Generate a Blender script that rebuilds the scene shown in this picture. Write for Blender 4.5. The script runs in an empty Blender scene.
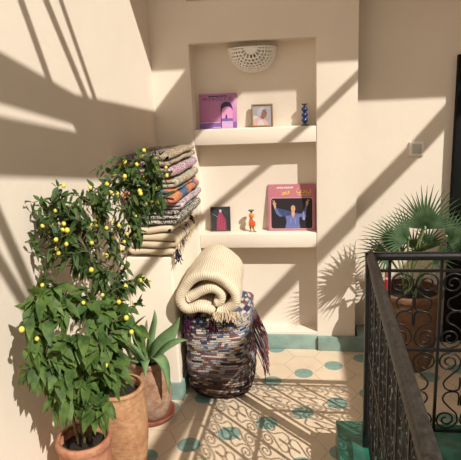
import bpy, bmesh, math, random
from mathutils import Vector, Matrix, noise
random.seed(7)
PI = math.pi
scn = bpy.context.scene
COL = scn.collection

# ------------------------------------------------------------------ helpers
def link(o, parent=None):
    COL.objects.link(o)
    if parent: o.parent = parent
    return o

def obj(name, bm, mats, parent=None, smooth=False, kind=None):
    me = bpy.data.meshes.new(name)
    bmesh.ops.recalc_face_normals(bm, faces=bm.faces)
    bm.to_mesh(me); bm.free()
    if not isinstance(mats, (list, tuple)): mats = [mats]
    for m in mats: me.materials.append(m)
    if smooth:
        for p in me.polygons: p.use_smooth = True
    o = bpy.data.objects.new(name, me)
    link(o, parent)
    if kind: o['kind'] = kind
    return o

def thing(name, label, cat, loc=(0, 0, 0), rotz=0, group=None):
    o = bpy.data.objects.new(name, None); COL.objects.link(o)
    o.empty_display_size = .05
    o.location = loc; o.rotation_euler = (0, 0, rotz)
    return tag(o, label, cat, group)

def tag(o, label, cat, group=None):
    o['label'] = label; o['category'] = cat
    if group: o['group'] = group
    return o

def bevel(o, w=.004, seg=2, ang=35):
    m = o.modifiers.new('bevel', 'BEVEL'); m.width = w; m.segments = seg
    m.limit_method = 'ANGLE'; m.angle_limit = math.radians(ang)
    for p in o.data.polygons: p.use_smooth = True
    return o

def box(bm, x0, x1, y0, y1, z0, z1, mi=0):
    v = [bm.verts.new((x, y, z)) for x in (x0, x1) for y in (y0, y1) for z in (z0, z1)]
    for a in ((0, 1, 3, 2), (4, 6, 7, 5), (0, 4, 5, 1), (2, 3, 7, 6), (0, 2, 6, 4), (1, 5, 7, 3)):
        f = bm.faces.new([v[i] for i in a]); f.material_index = mi

def prism(bm, pts, z0, z1, mi=0):
    a = [bm.verts.new((x, y, z0)) for x, y in pts]; b = [bm.verts.new((x, y, z1)) for x, y in pts]
    bm.faces.new(a[::-1]); bm.faces.new(b)
    n = len(pts)
    for i in range(n): bm.faces.new((a[i], a[(i+1) % n], b[(i+1) % n], b[i]))

def tube(bm, pts, r, n=6, mi=0, cap=True):
    pts = [Vector(p) for p in pts]
    rs = r if isinstance(r, (list, tuple)) else [r]*len(pts)
    rings = []; up = Vector((.13, .31, .94)).normalized()
    for i, p in enumerate(pts):
        t = (pts[min(i+1, len(pts)-1)] - pts[max(i-1, 0)])
        if t.length < 1e-9: t = Vector((0, 0, 1))
        t.normalize()
        s = t.cross(up)
        if s.length < .05: s = t.cross(Vector((1, 0, 0)))
        s.normalize(); up = s.cross(t).normalized()
        rings.append([bm.verts.new(p + (s*math.cos(2*PI*k/n) + up*math.sin(2*PI*k/n))*rs[i]) for k in range(n)])
    for a, b in zip(rings, rings[1:]):
        for k in range(n):
            f = bm.faces.new((a[k], a[(k+1) % n], b[(k+1) % n], b[k])); f.material_index = mi
    if cap:
        for rg in (rings[0], rings[-1]):
            f = bm.faces.new(rg); f.material_index = mi

def lathe(bm, prof, n=40, c=(0, 0, 0), mi=0, sx=1, sy=1, close_top=False, close_bot=True):
    rings = [[bm.verts.new((c[0]+r*sx*math.cos(2*PI*k/n), c[1]+r*sy*math.sin(2*PI*k/n), c[2]+z)) for k in range(n)] for r, z in prof]
    for a, b in zip(rings, rings[1:]):
        for k in range(n):
            f = bm.faces.new((a[k], a[(k+1) % n], b[(k+1) % n], b[k])); f.material_index = mi
    if close_bot: bm.faces.new(rings[0][::-1]).material_index = mi
    if close_top: bm.faces.new(rings[-1]).material_index = mi

def catmull(P, n=6):
    P = [Vector(p) for p in P]; out = []
    for i in range(len(P)-1):
        p0 = P[max(i-1, 0)]; p1 = P[i]; p2 = P[i+1]; p3 = P[min(i+2, len(P)-1)]
        for k in range(n):
            t = k/n
            out.append(.5*((2*p1)+(p2-p0)*t+(2*p0-5*p1+4*p2-p3)*t*t+(3*p1-p0-3*p2+p3)*t**3))
    out.append(P[-1]); return out

# ------------------------------------------------------------------ materials
class NT:
    def __init__(s, name):
        s.m = bpy.data.materials.new(name); s.m.use_nodes = True
        s.t = s.m.node_tree; s.n = s.t.nodes; s.l = s.t.links
        s.b = s.n['Principled BSDF']; s.out = s.n['Material Output']
    def add(s, typ, **kw):
        x = s.n.new(typ)
        for k, v in kw.items(): setattr(x, k, v)
        return x
    def val(s, sock, v):
        if isinstance(v, bpy.types.NodeSocket): s.l.new(v, sock)
        else: sock.default_value = v
    def math(s, op, a, b=0.0, c=None):
        x = s.add('ShaderNodeMath', operation=op); s.val(x.inputs[0], a); s.val(x.inputs[1], b)
        if c is not None: s.val(x.inputs[2], c)
        return x.outputs[0]
    def coord(s, scale=(1, 1, 1), rot=(0, 0, 0)):
        tc = s.add('ShaderNodeTexCoord'); mp = s.add('ShaderNodeMapping')
        mp.inputs['Scale'].default_value = scale; mp.inputs['Rotation'].default_value = rot
        s.l.new(tc.outputs['Object'], mp.inputs[0]); return mp.outputs[0]
    def noise(s, co, scale, detail=4, rough=.6, dist=0):
        x = s.add('ShaderNodeTexNoise'); s.l.new(co, x.inputs['Vector'])
        x.inputs['Scale'].default_value = scale; x.inputs['Detail'].default_value = detail
        x.inputs['Roughness'].default_value = rough; x.inputs['Distortion'].default_value = dist
        return x.outputs['Fac']
    def ramp(s, fac, stops, interp='LINEAR'):
        x = s.add('ShaderNodeValToRGB'); x.color_ramp.interpolation = interp
        cr = x.color_ramp
        while len(cr.elements) < len(stops): cr.elements.new(.5)
        for e, (p, c) in zip(cr.elements, stops): e.position = p; e.color = (*c, 1)
        s.l.new(fac, x.inputs[0]); return x.outputs[0]
    def mix(s, fac, a, b, mode='MIX'):
        x = s.add('ShaderNodeMix', data_type='RGBA', blend_type=mode)
        s.val(x.inputs[0], fac)
        for k, v in ((6, a), (7, b)):
            if isinstance(v, bpy.types.NodeSocket): s.l.new(v, x.inputs[k])
            else: x.inputs[k].default_value = (*v, 1)
        return x.outputs[2]
    def bump(s, h, strength=.3, dist=.01):
        x = s.add('ShaderNodeBump'); x.inputs['Strength'].default_value = strength
        x.inputs['Distance'].default_value = dist; s.l.new(h, x.inputs['Height'])
        s.l.new(x.outputs[0], s.b.inputs['Normal'])

def plain(name, c, rough=.7, metal=0, var=.0, vscale=20, bump=0, bscale=60, bdist=.003, c2=None, spec=.4):
    s = NT(name); s.b.inputs['Roughness'].default_value = rough; s.b.inputs['Metallic'].default_value = metal
    s.b.inputs['Specular IOR Level'].default_value = spec
    co = s.coord()
    if var > 0 or c2:
        n = s.noise(co, vscale)
        c2_ = c2 or tuple(x*(1-var) for x in c)
        s.l.new(s.ramp(n, [(.35, c2_), (.65, c)]), s.b.inputs['Base Color'])
    else: s.b.inputs['Base Color'].default_value = (*c, 1)
    if bump: s.bump(s.noise(co, bscale), bump, bdist)
    return s.m

M = {}
M['plaster'] = plain('cream_plaster', (.78, .685, .575), .85, var=.05, vscale=2.2, bump=.25, bscale=22, bdist=.004, spec=.2)
M['plaster_bench'] = plain('cream_bench_plaster', (.80, .71, .59), .8, var=.05, vscale=4, bump=.2, bscale=25, bdist=.004, spec=.2)
M['green_tile'] = plain('celadon_tile', (.27, .385, .335), .45, var=.3, vscale=9, bump=.15, bscale=40)
M['curb_tile'] = plain('dark_green_glazed_tile', (.025, .17, .115), .22, var=.55, vscale=14, bump=.5, bscale=22, bdist=.004)
M['iron'] = plain('black_wrought_iron', (.014, .013, .013), .38, metal=.3, var=.3, vscale=60, bump=.4, bscale=120, bdist=.002)
M['iron_dusty'] = plain('worn_dusty_iron', (.016, .014, .013), .5, metal=.1, bump=.4, bscale=150, bdist=.002, c2=(.055, .046, .038), vscale=70)
M['white'] = plain('white_plastic', (.86, .83, .78), .4)
M['whiteclay'] = plain('white_clay', (.93, .89, .83), .7, var=.08, bump=.2, bscale=80)
M['soil'] = plain('dark_soil', (.03, .02, .014), .95, var=.5, vscale=60, bump=.9, bscale=90, bdist=.01)
M['bark'] = plain('stem_bark', (.16, .13, .07), .8, var=.5, vscale=60, bump=.4)
M['yellow'] = plain('yellow_fruit_skin', (.80, .66, .10), .35, var=.25, vscale=30)
M['door'] = plain('black_painted_wood', (.006, .006, .006), .7, spec=.15)
M['dark'] = plain('dark_interior', (.02, .018, .015), .9)
M['beam'] = plain('roof_timber', (.30, .22, .15), .8, var=.3, vscale=12)
M['blue'] = plain('cobalt_glaze', (.012, .035, .14), .2, spec=.6)
M['orange'] = plain('orange_glaze', (.75, .10, .02), .35)
M['bluegrey'] = plain('dark_green_metal', (.06, .09, .06), .4)
M['red'] = plain('bright_red', (.62, .01, .015), .35)
M['gold'] = plain('aged_gilt_wood', (.22, .14, .06), .5)
M['brown'] = plain('dark_brown_wood', (.10, .06, .035), .5)

def terracotta(name, base, pale, scratch=True, wash=.5):
    s = NT(name); s.b.inputs['Roughness'].default_value = .85; s.b.inputs['Specular IOR Level'].default_value = .15
    co = s.coord()
    n = s.noise(co, 9, 6); n2 = s.noise(co, 40, 5)
    c = s.ramp(n, [(.32, base), (wash, tuple((a+b)/2 for a, b in zip(base, pale))), (.72, pale)])
    c = s.mix(s.ramp(n2, [(.35, (.35,)*3), (.6, (0, 0, 0))]), c, tuple(x*.55 for x in base))
    s.l.new(c, s.b.inputs['Base Color'])
    h = n2
    if scratch:
        w = s.add('ShaderNodeTexWave', wave_type='RINGS'); s.l.new(co, w.inputs[0]); w.inputs['Scale'].default_value = 9
        w.inputs['Distortion'].default_value = 14; w.inputs['Detail'].default_value = 1; w.inputs['Detail Scale'].default_value = 1.6
        h = s.math('ADD', s.math('MULTIPLY', s.math('GREATER_THAN', w.outputs['Fac'], .86), -.8), n2)
    s.bump(h, .8, .006)
    return s.m
M['terra_red'] = terracotta('red_terracotta', (.33, .115, .06), (.52, .27, .17), scratch=False)
M['terra_tan'] = terracotta('tan_terracotta', (.36, .17, .085), (.56, .33, .18))
M['terra_old'] = terracotta('weathered_terracotta', (.24, .10, .05), (.50, .36, .26))
M['terra_saucer'] = plain('saucer_clay', (.30, .10, .06), .7, var=.4, vscale=30)
M['terra_palm'] = terracotta('palm_pot_clay', (.17, .09, .05), (.25, .14, .08))

def leafmat(name, c1, c2, tr=.25, rough=.4, scale=22):
    s = NT(name); co = s.coord()
    n = s.noise(co, scale, 3)
    c = s.ramp(n, [(.35, c1), (.65, c2)])
    s.l.new(c, s.b.inputs['Base Color']); s.b.inputs['Roughness'].default_value = rough+.15; s.b.inputs['Specular IOR Level'].default_value = .25
    t = s.add('ShaderNodeBsdfTranslucent'); s.l.new(s.mix(.5, c, (.22, .34, .05)), t.inputs[0])
    mx = s.add('ShaderNodeMixShader'); mx.inputs[0].default_value = tr
    s.l.new(s.b.outputs[0], mx.inputs[1]); s.l.new(t.outputs[0], mx.inputs[2]); s.l.new(mx.outputs[0], s.out.inputs[0])
    return s.m
M['leafA'] = leafmat('broad_leaf_green', (.035, .08, .02), (.13, .205, .05))
M['leafB'] = leafmat('small_leaf_green', (.022, .052, .015), (.075, .125, .032), tr=.12)
M['agave'] = leafmat('agave_green', (.10, .19, .08), (.20, .30, .13), tr=.08, scale=9)
M['palm'] = leafmat('fan_palm_green', (.028, .062, .026), (.075, .13, .06), tr=.2)

def rugmat(name, cols, streak=(6, 6, 110), nscale=1.0, bump=.8, fine=260, weave=None):
    """rag-woven cloth: short coloured streaks; each colour is a dyed strip of rag"""
    s = NT(name); s.b.inputs['Roughness'].default_value = .95; s.b.inputs['Specular IOR Level'].default_value = .05
    co = s.coord(scale=streak)
    n = s.noise(co, nscale, 3, .75)
    k = len(cols); stops = []
    for i, c in enumerate(cols): stops.append((.22 + .56*i/k if i else 0, c))
    c = s.ramp(n, stops, 'CONSTANT')
    co2 = s.coord()
    n2 = s.noise(co2, fine, 2)
    c = s.mix(s.math('MULTIPLY', s.math('GREATER_THAN', n2, .56), .45), c, (.06, .05, .06) if weave is None else weave)
    s.l.new(c, s.b.inputs['Base Color'])
    s.bump(s.math('ADD', n, n2), bump, .006)
    return s.m
def ribmat(name, c, axis=0, freq=300, dark=.75, bump=.6):
    s = NT(name); s.b.inputs['Roughness'].default_value = .95; s.b.inputs['Specular IOR Level'].default_value = .05
    tc = s.add('ShaderNodeTexCoord'); sp = s.add('ShaderNodeSeparateXYZ'); s.l.new(tc.outputs['Object'], sp.inputs[0])
    co = s.coord(); n = s.noise(co, 30, 4)
    v = s.math('SINE', s.math('ADD', s.math('MULTIPLY', sp.outputs[axis], freq), s.math('MULTIPLY', n, 2.0)))
    f = s.math('MULTIPLY_ADD', v, .5, .5)
    c1 = s.mix(f, tuple(x*dark for x in c), c)
    c1 = s.mix(s.math('MULTIPLY', n, .4), c1, tuple(x*.8 for x in c))
    for yb in (2.66, 2.76):   # grey bands woven across the rug
        c1 = s.mix(s.math('LESS_THAN', s.math('ABSOLUTE', s.math('SUBTRACT', sp.outputs[1], yb)), .011), c1, (.22, .19, .17))
    s.l.new(c1, s.b.inputs['Base Color'])
    s.bump(s.math('ADD', f, s.math('MULTIPLY', n, .5)), bump, .003)
    return s.m
cream = (.66, .54, .38)
def ribroll():
    s = NT('ribbed_cream_wool'); s.b.inputs['Roughness'].default_value = .95; s.b.inputs['Specular IOR Level'].default_value = .05
    at = s.add('ShaderNodeAttribute'); at.attribute_name = 'rib'
    n = s.noise(s.coord(), 40, 4)
    v = s.math('SINE', s.math('ADD', s.math('MULTIPLY', at.outputs['Fac'], 2*PI/.0105), s.math('MULTIPLY', n, 1.5)))
    f = s.math('MULTIPLY_ADD', v, .5, .5)
    c = s.mix(f, (.60, .50, .36), (.75, .65, .50)); s.l.new(c, s.b.inputs['Base Color'])
    s.bump(s.math('ADD', f, s.math('MULTIPLY', n, .8)), .6, .003); return s.m
M['roll'] = ribroll()
M['creamrug'] = ribmat('cream_wool', (.68, .56, .40), 1, 160, .8, .5)
def ragmat():
    """weft rows of torn rag, each row a run of differently dyed strips"""
    s = NT('rag_rug_rows'); s.b.inputs['Roughness'].default_value = .95; s.b.inputs['Specular IOR Level'].default_value = .05
    co = s.coord(); sp = s.add('ShaderNodeSeparateXYZ'); s.l.new(co, sp.inputs[0]); m = s.math
    wob = s.noise(co, 5, 1)
    zz = m('DIVIDE', m('ADD', sp.outputs[2], m('MULTIPLY', wob, .035)), .0115)
    row = m('FLOOR', zz); fr = m('FRACT', zz)
    cb = s.add('ShaderNodeCombineXYZ'); s.l.new(m('MULTIPLY', sp.outputs[0], 3.6), cb.inputs[0]); s.l.new(m('MULTIPLY', sp.outputs[1], 3.6), cb.inputs[1]); s.l.new(m('MULTIPLY', row, 7.31), cb.inputs[2])
    n = s.noise(cb.outputs[0], 1.15, 1, .5)
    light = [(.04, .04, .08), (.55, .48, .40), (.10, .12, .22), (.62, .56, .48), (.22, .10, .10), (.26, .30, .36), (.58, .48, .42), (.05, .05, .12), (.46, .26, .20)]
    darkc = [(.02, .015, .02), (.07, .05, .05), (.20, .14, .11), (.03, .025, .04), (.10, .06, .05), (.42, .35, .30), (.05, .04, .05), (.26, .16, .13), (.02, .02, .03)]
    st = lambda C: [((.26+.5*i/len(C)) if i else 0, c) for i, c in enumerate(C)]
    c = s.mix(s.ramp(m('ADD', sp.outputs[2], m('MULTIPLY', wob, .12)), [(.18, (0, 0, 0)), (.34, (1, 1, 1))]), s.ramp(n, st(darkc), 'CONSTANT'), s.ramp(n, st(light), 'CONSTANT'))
    gap = m('GREATER_THAN', m('ABSOLUTE', m('SUBTRACT', fr, .5)), .36)
    n2 = s.noise(co, 110, 2)
    c = s.mix(m('MULTIPLY', m('GREATER_THAN', n2, .60), .5), c, (.03, .025, .04))
    c = s.mix(m('MULTIPLY', gap, .6), c, (.015, .012, .018))
    s.l.new(c, s.b.inputs['Base Color'])
    s.bump(m('ADD', m('SUBTRACT', 1.0, gap), m('MULTIPLY', n2, .8)), 1.0, .008); return s.m
M['rag'] = ragmat()
M['rug_bw'] = rugmat('black_white_weave', [(.02, .02, .025), (.03, .03, .03), (.6, .55, .48), (.02, .02, .02), (.55, .5, .42), (.03, .03, .04)], streak=(30, 45, 60), fine=150)
M['rug_orange'] = rugmat('orange_weave', [(.42, .14, .09), (.50, .18, .11), (.45, .16, .10), (.60, .30, .18), (.45, .12, .08)], streak=(10, 30, 60), bump=.4, weave=(.45, .2, .12))
M['rug_blue'] = plain('blue_stripe_weave', (.12, .17, .24), .95, var=.4, vscale=90, bump=.5, bscale=200, spec=.05)
M['rug_yellow'] = plain('mustard_stripe_weave', (.50, .30, .08), .95, var=.3, vscale=90, spec=.05)
M['rug_pastel'] = rugmat('pastel_rag_weave', [(.20, .30, .22), (.50, .44, .33), (.55, .25, .18), (.25, .35, .28), (.62, .55, .42), (.40, .30, .12), (.15, .22, .30), (.6, .5, .4)], streak=(26, 26, 45), fine=140)
M['rug_pink'] = rugmat('pink_grey_rag_weave', [(.50, .38, .40), (.25, .22, .28), (.62, .55, .52), (.35, .2, .25), (.6, .52, .5)], streak=(26, 26, 60), fine=140)
M['rug_white'] = rugmat('white_violet_rag_weave', [(.60, .54, .52), (.14, .10, .20), (.64, .56, .5), (.40, .15, .22), (.55, .5, .52), (.10, .12, .28), (.66, .6, .54)], streak=(24, 24, 50), fine=140)
M['rug_navy'] = rugmat('navy_rag_weave', [(.012, .012, .025), (.03, .03, .06), (.14, .07, .09), (.40, .36, .34), (.015, .015, .03), (.06, .05, .09)], streak=(60, 30, 90))
M['rug_beige'] = rugmat('beige_flecked_weave', [(.06, .05, .06), (.46, .38, .29), (.52, .42, .26), (.22, .18, .17), (.50, .33, .12), (.50, .44, .36)], streak=(40, 40, 90), fine=140)
M['tassel_dark'] = plain('dark_tassel_thread', (.02, .02, .035), .95, spec=.05)
M['tassel_purple'] = plain('purple_tassel_thread', (.07, .012, .05), .95, spec=.05)
M['tassel_red'] = plain('red_tassel_thread', (.30, .04, .04), .95, spec=.05, c2=(.10, .14, .16), vscale=30)
M['tassel_cream'] = plain('cream_tassel_thread', (.66, .54, .38), .95, spec=.05)

def floormat():
    s = NT('hexagon_cement_tiles'); s.b.inputs['Roughness'].default_value = .55; s.b.inputs['Specular IOR Level'].default_value = .3
    tc = s.add('ShaderNodeTexCoord'); mp = s.add('ShaderNodeMapping'); mp.vector_type = 'POINT'
    mp.inputs['Rotation'].default_value = (0, 0, math.radians(.57))
    ox, oy = -.1827, 3.1262
    c, sn = math.cos(math.radians(.57)), math.sin(math.radians(.57))
    mp.inputs['Location'].default_value = (-(ox*c-oy*sn)+10*.6928, -(ox*sn+oy*c)+10*.8, 0)
    s.l.new(tc.outputs['Object'], mp.inputs[0])
    sp = s.add('ShaderNodeSeparateXYZ'); s.l.new(mp.outputs[0], sp.inputs[0]); X, Y = sp.outputs[0], sp.outputs[1]
    Sz = .2; px = Sz*math.sqrt(3); half = Sz*math.sqrt(3)/2
    m = s.math
    # dots
    k = m('ROUND', m('DIVIDE', X, half))
    dx = m('SUBTRACT', X, m('MULTIPLY', k, half))
    yy = m('SUBTRACT', Y, m('MULTIPLY', k, Sz/2))
    dy = m('SUBTRACT', m('FLOORED_MODULO', m('ADD', yy, Sz), 2*Sz), Sz)
    d = m('SQRT', m('ADD', m('MULTIPLY', dx, dx), m('MULTIPLY', dy, dy)))
    dot = m('LESS_THAN', d, .0535)
    # hex seams: centres offset by Sz/2 in y from the dots
    def cell(ofx, ofy):
        ax = m('SUBTRACT', m('FLOORED_MODULO', m('ADD', X, ofx+px/2), px), px/2)
        ay = m('SUBTRACT', m('FLOORED_MODULO', m('ADD', Y, ofy+Sz/2), Sz), Sz/2)
        ax = m('ABSOLUTE', ax); ay = m('ABSOLUTE', ay)
        return m('MAXIMUM', ay, m('ADD', m('MULTIPLY', ax, math.sqrt(3)/2), m('MULTIPLY', ay, .5)))
    e = m('MINIMUM', cell(0, Sz/2), cell(px/2, 0))
    seam = m('GREATER_THAN', e, Sz/2-.0016)
    co = s.coord(); n = s.noise(co, 5, 6); n2 = s.noise(co, 45, 4)
    base = s.ramp(n, [(.3, (.60, .465, .33)), (.7, (.70, .57, .42))])
    base = s.mix(m('MULTIPLY', m('GREATER_THAN', n2, .66), .25), base, (.35, .2, .1))
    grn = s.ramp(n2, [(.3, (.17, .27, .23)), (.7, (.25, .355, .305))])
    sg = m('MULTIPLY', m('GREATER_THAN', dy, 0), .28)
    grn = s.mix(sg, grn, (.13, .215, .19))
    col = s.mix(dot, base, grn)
    col = s.mix(m('MULTIPLY', seam, .6), col, (.22, .16, .11))
    s.l.new(col, s.b.inputs['Base Color'])
    s.bump(m('SUBTRACT', m('MULTIPLY', n2, .3), seam), .25, .002)
    return s.m
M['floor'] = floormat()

# ------------------------------------------------------------------ camera
H = 1.5433
R_ = Vector((.9912, .1288, -.0426)); F_ = Vector((-.1357, .9622, -.2365))
cam_d = bpy.data.cameras.new('camera'); cam = bpy.data.objects.new('camera', cam_d); COL.objects.link(cam)
F_.normalize(); R_ = (R_ - F_*R_.dot(F_)).normalized(); U_ = R_.cross(F_).normalized()
mt = Matrix((( R_.x, U_.x, -F_.x, 0), (R_.y, U_.y, -F_.y, 0), (R_.z, U_.z, -F_.z, H), (0, 0, 0, 1)))
cam.matrix_world = mt
cam_d.sensor_width = 36; cam_d.lens = 36*538.2/461; cam_d.clip_start = .02
scn.camera = cam

# ------------------------------------------------------------------ setting
YW, YN, YR = 3.138, 3.250, 3.31          # front wall, niche back, recessed wall
GE = 3.138-(3.0-1.715)/1.27          # edge of the upper gallery
def lwx(y): return -.859 - .06*(3.138-y)  # left wall leans out a little towards the camera
def struct(name, bm, m, bev=0):
    o = obj(name, bm, m, kind='structure')
    if bev: bevel(o, bev)
    return o
bm = bmesh.new(); box(bm, -1.5, 3.2, -2.6, 3.6, -.12, 0); struct('floor', bm, M['floor'])
bm = bmesh.new()
p = [(lwx(3.5), 3.5), (lwx(-2.6), -2.6), (lwx(-2.6)-.25, -2.6), (lwx(3.5)-.4, 3.5)]
prism(bm, p, 0, 3.35); struct('wall_left', bm, M['plaster'])
# front wall with the tall niche (two shelves) and a small upper niche
def wall_grid(bm, xs, zs, solid, yf, yb):
    V = {}
    def v(x, y, z):
        k = (round(x, 4), round(y, 4), round(z, 4))
        if k not in V: V[k] = bm.verts.new(k)
        return V[k]
    def isS(i, j): return solid(i, j) if 0 <= i < len(xs)-1 and 0 <= j < len(zs)-1 else None
    for i in range(len(xs)-1):
        for j in range(len(zs)-1):
            y = yf if solid(i, j) else yb
            a, b, c, d = xs[i], xs[i+1], zs[j], zs[j+1]
            bm.faces.new((v(a, y, c), v(b, y, c), v(b, y, d), v(a, y, d)))
            if isS(i+1, j) is not None and isS(i+1, j) != solid(i, j):
                bm.faces.new((v(b, yf, c), v(b, yb, c), v(b, yb, d), v(b, yf, d)))
            if isS(i, j+1) is not None and isS(i, j+1) != solid(i, j):
                bm.faces.new((v(a, yf, d), v(b, yf, d), v(b, yb, d), v(a, yb, d)))
NX0, NX1, NZ1 = -.634, .074, 1.853
xs = [-.875, NX0, -.47, NX1, .302]; zs = [0, .113, NZ1, 2.078, 2.45, 3.0]
def solid(i, j):
    if i in (1, 2) and j == 1: return False
    if i == 1 and j == 3: return False
    return True
bm = bmesh.new(); wall_grid(bm, xs, zs, solid, YW, YN)
# the column's return face and a closed back
v = [bm.verts.new(c) for c in ((.302, YW, 0), (.302, 3.6, 0), (.302, 3.6, 3.0), (.302, YW, 3.0))]; bm.faces.new(v)
bmesh.ops.remove_doubles(bm, verts=bm.verts, dist=.0005)
struct('wall_back', bm, M['plaster'], .006)
bm = bmesh.new(); box(bm, .295, 3.0, YR, 3.6, 0, 3.0); struct('wall_recess', bm, M['plaster'])
XRW = .21+1.02*3.0/1.27
bm = bmesh.new(); box(bm, XRW, 3.1, -2.6, 3.6, 0, 3.0); struct('wall_right', bm, M['plaster'])
bm = bmesh.new(); box(bm, -1.25, XRW, -2.6, -2.4, 0, 3.0); struct('wall_rear', bm, M['plaster'])
bm = bmesh.new(); box(bm, -1.3, 3.4, GE, 3.6, 3.0, 3.2); struct('ceiling', bm, M['plaster'])
bm = bmesh.new(); box(bm, .302, 2.6, 2.76, YR, 2.30, 3.0); struct('shade_soffit', bm, M['plaster'])   # unseen low soffit, added to darken the recess wall
# tiled baseboards
bm = bmesh.new(); box(bm, -.66, NX1+.0, YW-.012, YW+.001, 0, .096); struct('baseboard_niche', bm, M['green_tile'], .002)
bm = bmesh.new(); box(bm, NX1+.004, .372, YW-.03, YW+.001, 0, .09); box(bm, .32, .372, YW, YR, 0, .09)
struct('baseboard_column', bm, M['green_tile'], .002)
bm = bmesh.new(); box(bm, .37, 2.6, YR-.012, YR+.001, 0, .095); struct('baseboard_recess', bm, M['green_tile'], .002)
# green tiled kerb that carries the railing
bm = bmesh.new(); box(bm, .129, 2.6, 1.60, 2.156, 0, .14); box(bm, .129, .34, -.6, 1.60, 0, .14)
struct('trim_1', bm, M['curb_tile'], .004)
# dark door at the right end of the recess
bm = bmesh.new(); box(bm, .862, .93, YR-.05, YR, 0, 1.73); box(bm, 1.62, 1.68, YR-.05, YR, 0, 1.73); box(bm, .93, 1.62, YR-.05, YR, 1.66, 1.73)
box(bm, .93, 1.62, YR-.025, YR, 0, 1.66); struct('door_1', bm, M['door'], .003)

# plinth bench beside the left wall
t = thing('plaster_bench', 'cream plaster bench built against the left wall under the stacked rugs', 'bench', (-.76, 2.511, 0))
def loc(o, t): o.location = -Vector(t.location)
bm = bmesh.new(); prism(bm, [(lwx(2.511)+.001, 2.511), (-.655, 2.511), (-.655, YW-.001), (lwx(YW)+.001, YW-.001)], 0, .79)
bevel(obj('bench_body', bm, M['plaster_bench'], t), .012, 3); loc(t.children[0], t)
bm = bmesh.new(); box(bm, lwx(2.49)+.003, -.643, 2.499, 2.511, 0, .1); box(bm, -.655, -.643, 2.511, YW-.013, 0, .1)
o = bevel(obj('tile_skirting', bm, M['green_tile'], t), .002); loc(o, t)

# niche shelves
for nm, z0, z1, lab in (('a', 1.283, 1.375, 'upper cream plaster shelf in the niche, under the purple book'),
                        ('b', .657, .748, 'lower cream plaster shelf in the niche, under the pink record sleeve')):
    bm = bmesh.new(); box(bm, NX0, NX1-.001, YW+.002, YN, z0, z1)
    o = bevel(obj('niche_shelf', bm, M['plaster'], None), .005); tag(o, lab, 'shelf', 'niche shelves')

# ------------------------------------------------------------------ roof timbers over the courtyard that throw the bars of shade
ZB = 3.0
def bar(p, w, label, th=.02, z=ZB):
    bm = bmesh.new(); P = [Vector((a, b, 0)) for a, b in p]
    L, Rr = [], []
    for i, q in enumerate(P):
        d = (P[min(i+1, len(P)-1)]-P[max(i-1, 0)]).normalized(); n = Vector((-d.y, d.x, 0))
        L.append((q+n*w/2)[:2]); Rr.append((q-n*w/2)[:2])
    prism(bm, L+Rr[::-1], z, z+th)
    o = obj('roof_beam', bm, M['beam']); tag(o, label, 'beam', 'roof beams over the courtyard'); return o
def plank(poly, label):
    bm = bmesh.new(); prism(bm, poly, ZB, ZB+.012); o = obj('roof_plank', bm, M['beam']); tag(o, label, 'plank')

SUN = Vector((-1.02, 1, -1.27))
def up(x, y, z):
    """where the sun ray that reaches a wall point crosses the beam level"""
    t = (ZB-z)/-SUN.z; return (x-SUN.x*t, y-SUN.y*t)
def ext(a, b, f):  # carry the line a>b on by f
    return (b[0]+(b[0]-a[0])*f, b[1]+(b[1]-a[1])*f)
def toY(a, b, y): f = (y-a[1])/(b[1]-a[1]); return (a[0]+(b[0]-a[0])*f, y)
def mid(a, b): return ((a[0]+b[0])/2, (a[1]+b[1])/2)
YE = GE - .002
# the big double plank: outer edges seen on the left wall and on the niche
u1, u2, u3 = up(-.947, 1.675, 1.709), up(-.918, 2.155, 1.578), up(-.859, 3.138, 1.482)
l1, l2, l3 = up(-.952, 1.585, 1.334), up(-.915, 2.211, 1.229), up(-.40, YN, 1.53)
s1, s2, s3, s4 = up(-.949, 1.639, 1.559), up(-.921, 2.111, 1.468), up(-.919, 2.145, 1.426), up(-.95, 1.628, 1.511)
m2 = mid(s2, s3); mE = (mid(u3, l3)[0], YE)
plank([ext(u2, u1, .9), u1, u2, u3, (u3[0]+.02, YE), mE, m2, s2, s1, ext(s2, s1, .8)], 'wide roof plank nearest the left wall, over the courtyard')
plank([ext(s3, s4, .8), s4, s3, m2, mE, (l3[0]+.01, YE), l3, l2, l1, ext(l2, l1, .6)], 'wide roof plank beside the slot over the courtyard')
def lbar(p, q, w, f0, f1, label): a_, b_ = up(*p), up(*q); bar([ext(b_, a_, f0), ext(a_, b_, f1)], w, label)
lbar((-.937, 1.833, 1.896), (-.931, 1.942, 1.674), .034, 3.6, .30, 'thin roof beam nearest the camera, left of the planks')
lbar((-.927, 2.001, 1.922), (-.915, 2.211, 1.626), .038, 2.9, .20, 'thin roof beam in the middle of three left of the planks')
lbar((-.92, 2.117, 1.94), (-.908, 2.319, 1.598), .028, 2.6, .20, 'thin roof beam farthest back of three left of the planks')
lbar((-.954, 1.552, 1.196), (-.946, 1.683, .882), .045, .2, .3, 'short roof beam before the plank ends')
lbar((-.956, 1.52, 1.063), (-.949, 1.642, .843), .045, .3, .3, 'short roof beam in front of its neighbour at the plank ends')
c1, c2, c3 = up(.297, YW, 1.625), up(.073, YW, 1.42), up(-.654, YN, .80)
b1, b2 = up(-.74, 2.511, .78), up(-.90, 2.511, .60)
bar([toY(c1, c2, YE), c1, c2, c3, b1, ext(b1, b2, 1.5)], .045, 'narrow roof beam leading from the gallery edge')
d1, d2, d3, d4 = up(.861, YR, 1.432), up(.483, YR, .996), up(.23, YW, .765), up(.092, YW, .634)
f1 = up(-.62, 2.25, 0)
bar([toY(d1, d2, YE), mid(d1, d2), mid(d3, d4), f1, ext(mid(d3, d4), f1, .5)], .115, 'broad roof beam near the right wall of the courtyard')

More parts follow.
